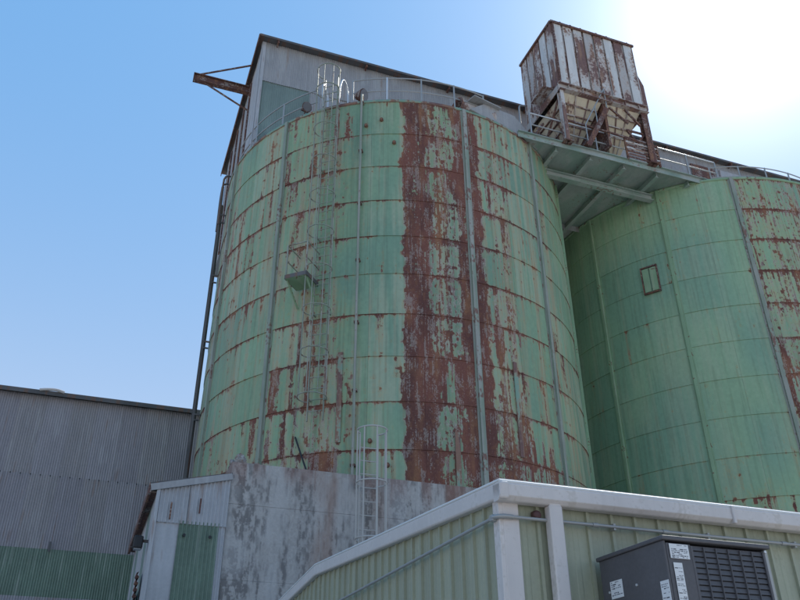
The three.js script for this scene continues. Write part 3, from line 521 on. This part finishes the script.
// ------------------------------------------------------------------ concrete block in front of the near silo
const E = [-3.35, 16.08];
{
  const t = thing('concrete_wall', 'stained pale concrete wall block at the foot of the near silo', 'wall', null, frame(...E), TURN);
  const lifts = [[0, 4.498], [4.5, 5.988], [5.99, CH]], D = 7;
  for (const [a, b] of lifts) {
    const g = box(CW, b - a, D, CW / 2, (a + b) / 2, -D / 2 - 0.003 * (a > 4) + 0.002 * (a > 5), 0.004, false); const uv = g.attributes.uv; for (let i = 0; i < uv.count; i++) uv.setXY(i, uv.getX(i) / CW, uv.getY(i) / CH);
    add(t, 'pour_lift', g, concrete);
  }
  add(t, 'core', box(CW - 0.06, CH - 0.1, D - 0.06, CW / 2, CH / 2 - 0.02, -D / 2), flat(0.2, 0.19, 0.18, 0.95));
  for (const [x, y] of [[3.0, 4.35], [3.05, 3.9], [7.2, 5.2]]) add(t, 'anchor_plate', box(0.12, 0.16, 0.03, x - 0.35, y, 0.012, 0.004), rustSteel);
  // broken crust on the left shoulder
  const q = mulberry(5); for (let i = 0; i < 9; i++) { const g = new THREE.DodecahedronGeometry(0.06 + 0.11 * q(), 0); g.scale(1.3, 0.7, 1); add(t, 'rubble_lump', uvm(g), concrete, [0.0 + q() * 0.75, CH + 0.02 + 0.07 * q(), -0.25 - 0.4 * q()], [q() * 3, q() * 3, q() * 3]); }
  const l = globalThis.lowLadder; delete globalThis.lowLadder; const p = V(2.95, 0, 0).applyAxisAngle(V(0, 1, 0), TURN); l.position.set(E[0] + p.x, 1.2, -E[1] + p.z); l.rotation.y = TURN;
  const h = CH - 1.2, top = 7.78 - 1.2;
  ladderParts(l, h, { mat: fadedWhite, cage: [top - 3.55, top - 2.38, top - 1.19, top], over: 0.9, rad: 0.33, hr: 0.019, br: 0.016, stand: 0.18, bars: [-100, -50, 0, 50, 100] });
}

// ------------------------------------------------------------------ lean-to shed left of the block
{
  const t = thing('lean_to_shed', 'small grey corrugated lean-to shed with a green panel beside the concrete wall', 'shed', null, frame(...E), TURN);
  const xl = -1.42, hl = 4.53 + EYE, hr = 4.86 + EYE, D = 5.8, z = 0.04;
  const cutTop = (g, x0) => { const p = g.attributes.position; for (let i = 0; i < p.count; i++) if (p.getY(i) > 0.5) p.setY(i, p.getY(i) + (p.getX(i) + x0 - xl) / (0 - xl) * (hr - hl)); return g; };
  const ys = 3.89 + EYE;
  add(t, 'wall_sheet', cutTop(corrugated(0.66, hl - ys, 0.076, 0.014, 0.3, 1), xl), paleSheet, [xl, ys, z + 0.02]);
  add(t, 'wall_sheet', cutTop(corrugated(0.78, hl - ys, 0.076, 0.014, 1.9, 2), xl + 0.64), paleSheet, [xl + 0.64, ys, z + 0.022]);
  add(t, 'wall_sheet', corrugated(0.5, ys + 0.08, 0.152, 0.004, 0.9, 0.4), paleSheet, [xl, 0, z]);
  add(t, 'green_sheet', corrugated(0.78, ys + 0.06, 0.076, 0.014, 0.2, 0.9), greenSheet, [xl + 0.5, 0, z + 0.012]);
  add(t, 'wall_sheet', corrugated(0.14, ys + 0.05, 0.076, 0.014, 0.2, 0.9), paleSheet, [xl + 1.27, 0, z + 0.004]);
  add(t, 'corner_post', box(0.07, hl, 0.07, xl + 0.02, hl / 2, z + 0.02, 0.008), paleSheet);
  add(t, 'rake_trim', bar(V(xl - 0.14, hl + 0.01, z + 0.06), V(0.02, hr + 0.06, z + 0.06), 0.04, 0.13), galv);
  const gs = [0, 1].map(k => corrugated(0.97, hl - 0.03, 0.076, 0.014, k * 2.1, k)); for (let i = 0; i < 6; i++) add(t, 'side_sheet', gs[i % 2], i % 3 === 1 ? tealSheet : paleSheet, [xl, 0, -(i + 1) * 0.96], [0, -Math.PI / 2, 0]);
  add(t, 'roof', bar(V((xl - 0.16), hl + 0.09, -D / 2), V(0.02, hr + 0.13, -D / 2), D + 0.2, 0.03), darkTin);
  add(t, 'eave_board', box(0.05, 0.22, D + 0.15, xl - 0.15, hl + 0.0, -D / 2 + 0.02, 0.006), rustSteel); add(t, 'soffit', box(0.14, 0.03, D, xl - 0.08, hl - 0.05, -D / 2), rustSteel);
  add(t, 'rear_wall', box(-xl, hl, 0.05, xl / 2, hl / 2, -D), paleSheet);
  // slits left by lost strips
  for (const [x, y, h] of [[xl + 0.3, 5.72, 0.34], [xl + 0.86, 5.86, 0.3]]) add(t, 'rust_strip', box(0.03, h, 0.02, x, y, z + 0.04), rustSteel);
  for (const x of [xl + 0.62, xl + 1.12]) add(t, 'bolt_head', uvm(new THREE.CylinderGeometry(0.03, 0.03, 0.03, 10).rotateX(Math.PI / 2)), nearBlack, [x, 5.27, z + 0.035]);
  // loose sheet with horizontal waves whose ragged end shows
  const g = corrugated(4.6, 0.5, 0.12, 0.03, 0.3, 0.3); g.rotateZ(Math.PI / 2); g.rotateY(-Math.PI / 2); add(t, 'loose_sheet', g, rustSteel, [xl - 0.1, 0.05, -0.55]);
  add(t, 'pale_sheet', box(0.03, 4.4, 0.95, xl - 0.06, 2.2, -1.65), tealSheet);
  const l = thing('wall_lamp', 'dark wall lamp under the eave of the lean-to shed', 'lamp', null, frame(...E), TURN);
  add(l, 'lamp_housing', box(0.18, 0.24, 0.22, xl - 0.2, 5.16, -0.4, 0.03), nearBlack, [0, 0, 0]); add(l, 'arm', bar(V(xl, 5.2, -0.4), V(xl - 0.2, 5.2, -0.4), 0.05, 0.05), darkTin); add(l, 'lens', box(0.14, 0.03, 0.16, xl - 0.2, 5.035, -0.4, 0.008), flat(0.3, 0.31, 0.33, 0.2));
}

// ------------------------------------------------------------------ big barn at the left
{
  const t = thing('barn', 'large grey corrugated barn with a green band at far left', 'building', null, frame(-7.2, 27), TURN);
  const top = 10.62 + EYE, rows = [[7.8 + EYE, top, galv], [5.45 + EYE, 7.88 + EYE, galv], [4.02 + EYE, 5.53 + EYE, greenSheet], [0, 4.1 + EYE, galv]], W = 0.836, x0 = -17.5, n = 24;
  rows.forEach(([a, b, m], j) => { const gs = [0, 1, 2, 3, 4].map(k => corrugated(W + 0.04, b - a, 0.076, 0.0065, k * 0.81 + j * 0.33, k * 1.1 + j)); for (let i = 0; i < n; i++) add(t, m === galv ? 'wall_sheet' : 'green_sheet', gs[(i * 3 + j) % 5], m === galv ? galvTones[(i * 7 + j * 2 + (i >> 2)) % 3] : m, [x0 + i * W, a, (rows.length - j) * -0.024 + 0.1 + 0.004 * (i % 2)]); });
  const L = n * W, xm = x0 + L / 2, D = 14;
  add(t, 'roof', box(L + 0.3, 0.05, D, xm, top + 0.09, -D / 2 + 0.2), darkTin); add(t, 'eave_trim', box(L + 0.3, 0.14, 0.04, xm, top + 0.02, 0.21, 0.008), darkTin);
  add(t, 'side_wall', box(0.05, top, D - 0.3, x0, top / 2, -D / 2), galv); add(t, 'side_wall', box(0.05, top, D - 0.3, x0 + L, top / 2, -D / 2), galv); add(t, 'rear_wall', box(L, top, 0.05, xm, top / 2, -D + 0.1), galv);
  add(t, 'lifted_flashing', tube([V(-5.25, top + 0.1, 0.24), V(-5.0, top + 0.14, 0.26), V(-4.7, top + 0.15, 0.27), V(-4.45, top + 0.1, 0.25)], 0.05, 12, 6), whiteTrim);
  for (const x of [-3.9]) add(t, 'nail_board', box(0.06, 0.3, 0.04, x, 5.6 + EYE, 0.12), darkTin);
  const bg = uvm(new THREE.CylinderGeometry(0.022, 0.022, 0.03, 6).rotateX(Math.PI / 2)); for (let i = 0; i < 34; i++) add(t, 'screw_cap', bg, nearBlack, [-9.5 + i * 0.304, 7.84 + EYE, 0.115]);
}

// ------------------------------------------------------------------ metal building in the right foreground
const F = [0.83, 6.0], EAVE = 1.76 + EYE, RIDGE_Z = -5.25, RISE = 0.37, ENDZ = -9.9;
{
  const t = thing('metal_building', 'sage green ribbed metal building with white eave trim in the foreground', 'building', null, frame(...F), TURN);
  const p = 0.222, ribW = 0.034, ribH = 0.024;
  // one panel with a standing rib along its left edge
  const prof = [[0, 0], [0.004, ribH], [ribW - 0.004, ribH], [ribW, 0], [p * 0.42, 0], [p * 0.42 + 0.01, 0.004], [p * 0.62, 0.004], [p * 0.62 + 0.01, 0], [p + 0.002, 0]];
  const panel = k => { const pos = [], uv = [], idx = []; prof.forEach(([x, z], i) => { if (i + 1 < prof.length) { const [x2, z2] = prof[i + 1], b = pos.length / 3; pos.push(x, 0, z, x2, 0, z2, x2, 1, z2, x, 1, z); for (const [a, c] of [[x, 0], [x2, 0], [x2, 1], [x, 1]]) uv.push(a + k * 0.37, c * 3 + k * 0.9); idx.push(b, b + 1, b + 2, b, b + 2, b + 3); } }); const g = new THREE.BufferGeometry(); g.setAttribute('position', new THREE.Float32BufferAttribute(pos, 3)); g.setAttribute('uv', new THREE.Float32BufferAttribute(uv, 2)); g.setIndex(idx); g.computeVertexNormals(); return g; };
  const gp = [0, 1, 2, 3, 4].map(panel);
  for (let i = 0; i < 38; i++) { const m = add(t, 'wall_panel', gp[(i * 2 + 1) % 5], sage[i % 3], [0.06 + i * p, 0, 0]); m.scale.y = EAVE - 0.02; }
  for (let i = 0; i < 44; i++) { const z = -0.06 - i * p, h = EAVE + RISE * (1 - Math.abs(z - p / 2 - RIDGE_Z) / -RIDGE_Z) - 0.02; const m = add(t, 'wall_panel', gp[(i * 3 + 2) % 5], sage[(i + 1) % 3], [0, 0, z - p], [0, -Math.PI / 2, 0]); m.scale.y = h; }
  add(t, 'corner_trim', merge([box(0.135, EAVE - 0.06, 0.04, 0.055, (EAVE - 0.06) / 2, 0.025, 0.008), box(0.04, EAVE - 0.06, 0.10, -0.025, (EAVE - 0.06) / 2, -0.01, 0.008)]), whiteTrim);
  // eave gutter
  const gutProf = [[0, 0], [0.07, 0], [0.082, 0.006], [0.108, 0.03], [0.112, 0.036], [0.113, 0.118], [0.110, 0.128], [0.102, 0.134], [0.09, 0.137], [0, 0.137]];
  { const pos = [], idx = [], L = 8.6; gutProf.forEach(([z, y]) => pos.push(0, y, z, L, y, z)); for (let i = 0; i + 1 < gutProf.length; i++) idx.push(2 * i, 2 * i + 1, 2 * i + 2, 2 * i + 1, 2 * i + 3, 2 * i + 2);
    const g = new THREE.BufferGeometry(); g.setAttribute('position', new THREE.Float32BufferAttribute(pos, 3)); g.setIndex(idx); const cap = new THREE.ShapeGeometry(new THREE.Shape(gutProf.map(q => new THREE.Vector2(q[0], q[1])))); cap.rotateY(-Math.PI / 2);
    const gg = uvm(g); gg.computeVertexNormals(); add(t, 'eave_gutter', merge([gg, uvm(cap)]), whiteTrim, [-0.075, EAVE - 0.13, 0.03]); }
  add(t, 'sun_line_rod', rod(V(-0.07, EAVE + 0.012, 0.128), V(8.5, EAVE + 0.012, 0.128), 0.012, 10), paleMetal);  // pale rod added so its rounded top catches a bright sun line
  add(t, 'gutter_joint', box(0.03, 0.15, 0.13, 2.08, EAVE - 0.06, 0.095, 0.01), whiteTrim);
  // rake trim, two slopes, each with rounded upper edge
  const rake = (z0, y0, z1, y1) => { const a = V(-0.035, y0, z0), b = V(-0.035, y1, z1), L = a.distanceTo(b); const g = new RoundedBoxGeometry(0.08, 0.135, L, 3, 0.022); const m = new THREE.Matrix4().lookAt(a, b, V(0, 1, 0)); g.applyMatrix4(m); const c = a.clone().add(b).multiplyScalar(0.5); g.translate(c.x, c.y, c.z); return uvm(g); };
  add(t, 'rake_trim', rake(0.15, EAVE - 0.058, RIDGE_Z, EAVE + RISE - 0.05), whiteTrim); add(t, 'rake_trim', rake(RIDGE_Z + 0.01, EAVE + RISE - 0.05, ENDZ, EAVE + RISE * (1 - (ENDZ - RIDGE_Z) / RIDGE_Z) - 0.05), whiteTrim);
  add(t, 'sun_line_rod', rod(V(-0.066, EAVE + 0.016, 0.13), V(-0.066, EAVE + RISE + 0.024, RIDGE_Z), 0.012, 10), paleMetal); add(t, 'sun_line_rod', rod(V(-0.066, EAVE + RISE + 0.024, RIDGE_Z), V(-0.066, EAVE + RISE * (1 - (ENDZ - RIDGE_Z) / RIDGE_Z) + 0.024, ENDZ), 0.012, 10), paleMetal);  // rods added up both rake slopes for the same thin sunlit line
  add(t, 'roof_slope', bar(V(4.2, EAVE + 0.025, 0.1), V(4.2, EAVE + RISE + 0.03, RIDGE_Z), 8.5, 0.03), paleSheet); add(t, 'roof_slope', bar(V(4.2, EAVE + RISE + 0.03, RIDGE_Z), V(4.2, EAVE + RISE * (1 - (ENDZ - RIDGE_Z) / RIDGE_Z) + 0.03, ENDZ), 8.5, 0.03), paleSheet);
  add(t, 'rear_wall', box(8.4, EAVE, 0.05, 4.2, EAVE / 2, ENDZ + 0.1), sage[0]); add(t, 'far_end_wall', box(0.05, EAVE, -ENDZ - 0.2, 8.45, EAVE / 2, ENDZ / 2), sage[0]);
  const dp = thing('downspout', 'white square downspout on the sage wall near the building corner', 'downspout', null, frame(...F), TURN);
  add(dp, 'spout', box(0.115, EAVE - 0.25, 0.085, 0.405, (EAVE - 0.25) / 2 + 0.12, 0.08, 0.014), whiteTrim); add(dp, 'outlet_collar', box(0.10, 0.06, 0.075, 0.405, EAVE - 0.135, 0.08, 0.008), whiteTrim);
  for (const y of [1.0, 2.4]) add(dp, 'strap', box(0.17, 0.03, 0.1, 0.405, y, 0.078, 0.005), whiteTrim);
  // conduit round the corner
  const c = thing('conduit', 'grey electrical conduit running along both walls of the metal building', 'conduit', null, frame(...F), TURN);
  const yc = 0.253 * 6.02 + EYE;
  add(c, 'conduit_run', rod(V(0.0, yc, 0.065), V(8.2, yc, 0.065), 0.0135, 8), conduitGrey); add(c, 'conduit_run', rod(V(-0.065, yc, -0.02), V(-0.065, yc, ENDZ + 0.3), 0.0135, 8), conduitGrey);
  add(c, 'corner_elbow', tube([V(0.06, yc, 0.065), V(-0.02, yc, 0.066), V(-0.066, yc, 0.03), V(-0.065, yc, -0.06)], 0.018, 16, 8), conduitGrey);
  add(c, 'elbow_body', box(0.05, 0.05, 0.06, -0.06, yc, -0.02, 0.01), conduitGrey);
  for (const x of [0.75, 1.4, 2.6, 3.6]) add(c, 'coupling', rod(V(x, yc, 0.065), V(x + 0.05, yc, 0.065), 0.019, 8), conduitGrey);
  for (let i = 0; i < 8; i++) add(c, 'strap', box(0.02, 0.05, 0.05, 0.95 + i * 0.9, yc, 0.045), conduitGrey);
  const bell = thing('alarm_bell', 'small round dull red alarm bell on the wall beside the downspout', 'bell', null, frame(...F), TURN);
  add(bell, 'gong', uvm(new THREE.SphereGeometry(0.036, 16, 8, 0, Math.PI * 2, 0, Math.PI / 2).rotateX(Math.PI / 2).scale(1, 1, 0.7).translate(0.275, EAVE - 0.2, 0.05)), flat(0.09, 0.038, 0.036, 0.6)); add(bell, 'back_box', box(0.06, 0.06, 0.045, 0.275, EAVE - 0.2, 0.03, 0.006), flat(0.08, 0.036, 0.034, 0.6));
}

// ------------------------------------------------------------------ air conditioner
{
  const t = thing('air_conditioner', 'dark grey boxed air conditioner with louvred grille and white stickers', 'air conditioner', null, frame(...F), TURN);
  const x0 = 0.74, x1 = 1.62, z0 = 0.10, z1 = 0.88, top = 1.25 + EYE, bot = top - 0.95, w = x1 - x0, d = z1 - z0, h = top - bot;
  add(t, 'left_panel', box(0.02, h - 0.03, d - 0.01, x0 + 0.01, (top + bot) / 2, (z0 + z1) / 2, 0.006), acPaint); add(t, 'right_panel', box(0.02, h - 0.03, d - 0.03, x1 - 0.012, (top + bot) / 2, (z0 + z1) / 2 - 0.01, 0.006), acPaint); add(t, 'rear_panel', box(w - 0.05, h - 0.03, 0.02, (x0 + x1) / 2, (top + bot) / 2, z0 + 0.02), acPaint);
  add(t, 'lid', box(w + 0.03, 0.03, d + 0.03, (x0 + x1) / 2, top, (z0 + z1) / 2, 0.008), acPaint);
  add(t, 'base_pan', box(w, 0.06, d, (x0 + x1) / 2, bot, (z0 + z1) / 2, 0.01), acPaint);
  const gx = x0 + 0.22;
  add(t, 'front_panel', box(gx - x0 - 0.02, h - 0.05, 0.02, (x0 + gx) / 2 + 0.01, (top + bot) / 2 - 0.005, z1 - 0.012, 0.005), acPaint);
  add(t, 'corner_post', box(0.03, h - 0.05, 0.03, x1 - 0.02, (top + bot) / 2, z1 - 0.015, 0.006), conduitGrey);
  add(t, 'coil', box(x1 - gx - 0.05, h - 0.08, 0.03, (gx + x1) / 2 - 0.01, (top + bot) / 2, z1 - 0.06), acPaint);
  const sg = uvm(new THREE.BoxGeometry(x1 - gx - 0.04, 0.031, 0.007).rotateX(-0.25)); for (let i = 0; i < 24; i++) add(t, 'louvre', sg, acPaint, [(gx + x1) / 2 - 0.015, top - 0.05 - i * 0.037, z1 - 0.018]);
  for (let i = 0; i <= 6; i++) add(t, 'grille_bar', box(i % 6 ? 0.006 : 0.018, h - 0.08, 0.012, mix(gx + 0.005, x1 - 0.04, i / 6), (top + bot) / 2, z1 - 0.006), acPaint);
  add(t, 'lid_screw', uvm(new THREE.CylinderGeometry(0.01, 0.01, 0.012, 8).rotateX(Math.PI / 2)), galvBright, [x1 - 0.03, top - 0.035, z1 + 0.004]);
  for (const z of [z0 + 0.1, z1 - 0.35]) add(t, 'lid_screw', uvm(new THREE.CylinderGeometry(0.009, 0.009, 0.01, 8).rotateZ(Math.PI / 2)), galvBright, [x0 - 0.004, top - 0.25, z]);
  // stickers with small unreadable print
  const label = (wpx, hpx, seed, barcode) => {
    const cv = document.createElement('canvas'); cv.width = wpx; cv.height = hpx; const c = cv.getContext('2d'), q = mulberry(seed); c.fillStyle = '#dcdcdc'; c.fillRect(0, 0, wpx, hpx); c.fillStyle = '#3a3a42';
    if (barcode) for (let x = wpx * 0.1; x < wpx * 0.9; x += 2 + q() * 5) c.fillRect(x, hpx * 0.72, 1 + q() * 2.5, hpx * 0.2);
    for (let y = hpx * 0.07; y < hpx * (barcode ? 0.66 : 0.93); y += 9) { let x = wpx * 0.08; while (x < wpx * 0.86) { const L = 4 + q() * 22; if (q() > 0.25) c.fillRect(x, y, Math.min(L, wpx * 0.92 - x), 3 + 2 * (q() > 0.8)); x += L + 4; } if (q() > 0.75) y += 12; }
    const t2 = new THREE.CanvasTexture(cv); t2.colorSpace = THREE.SRGBColorSpace; return new THREE.MeshPhysicalMaterial({ map: t2, roughness: 0.5, side: THREE.DoubleSide });
  };
  const plane = (w2, h2) => new THREE.BoxGeometry(w2, h2, 0.0015);
  add(t, 'sticker', plane(0.155, 0.095), label(128, 80, 3, false), [x0 + 0.115, top - 0.085, z1 + 0.0045]);
  add(t, 'sticker', plane(0.07, 0.46), label(64, 400, 9, true), [x0 + 0.085, top - 0.39, z1 + 0.0045]);
  add(t, 'sticker', plane(0.09, 0.32), label(64, 230, 12, true), [x0 - 0.003, top - 0.43, z1 - 0.05], [0, -Math.PI / 2, 0]);
  add(t, 'sticker', plane(0.15, 0.12), label(96, 80, 15, false), [x0 - 0.003, top - 0.24, z1 - 0.59], [0, -Math.PI / 2, 0]);
  const s = thing('equipment_stand', 'steel stand carrying the air conditioner against the metal building', 'stand', null, frame(...F), TURN);
  add(s, 'top_frame', merge([box(w, 0.06, 0.06, (x0 + x1) / 2, bot - 0.06, z0 + 0.05), box(w, 0.06, 0.06, (x0 + x1) / 2, bot - 0.06, z1 - 0.05), box(0.06, 0.06, d - 0.2, x0 + 0.04, bot - 0.06, (z0 + z1) / 2), box(0.06, 0.06, d - 0.2, x1 - 0.04, bot - 0.06, (z0 + z1) / 2)]), conduitGrey);
  for (const x of [x0 + 0.05, x1 - 0.05]) for (const z of [z0 + 0.05, z1 - 0.05]) add(s, 'leg', box(0.06, bot - 0.09, 0.06, x, (bot - 0.09) / 2, z), conduitGrey);
}
renderer.render(scene, camera);
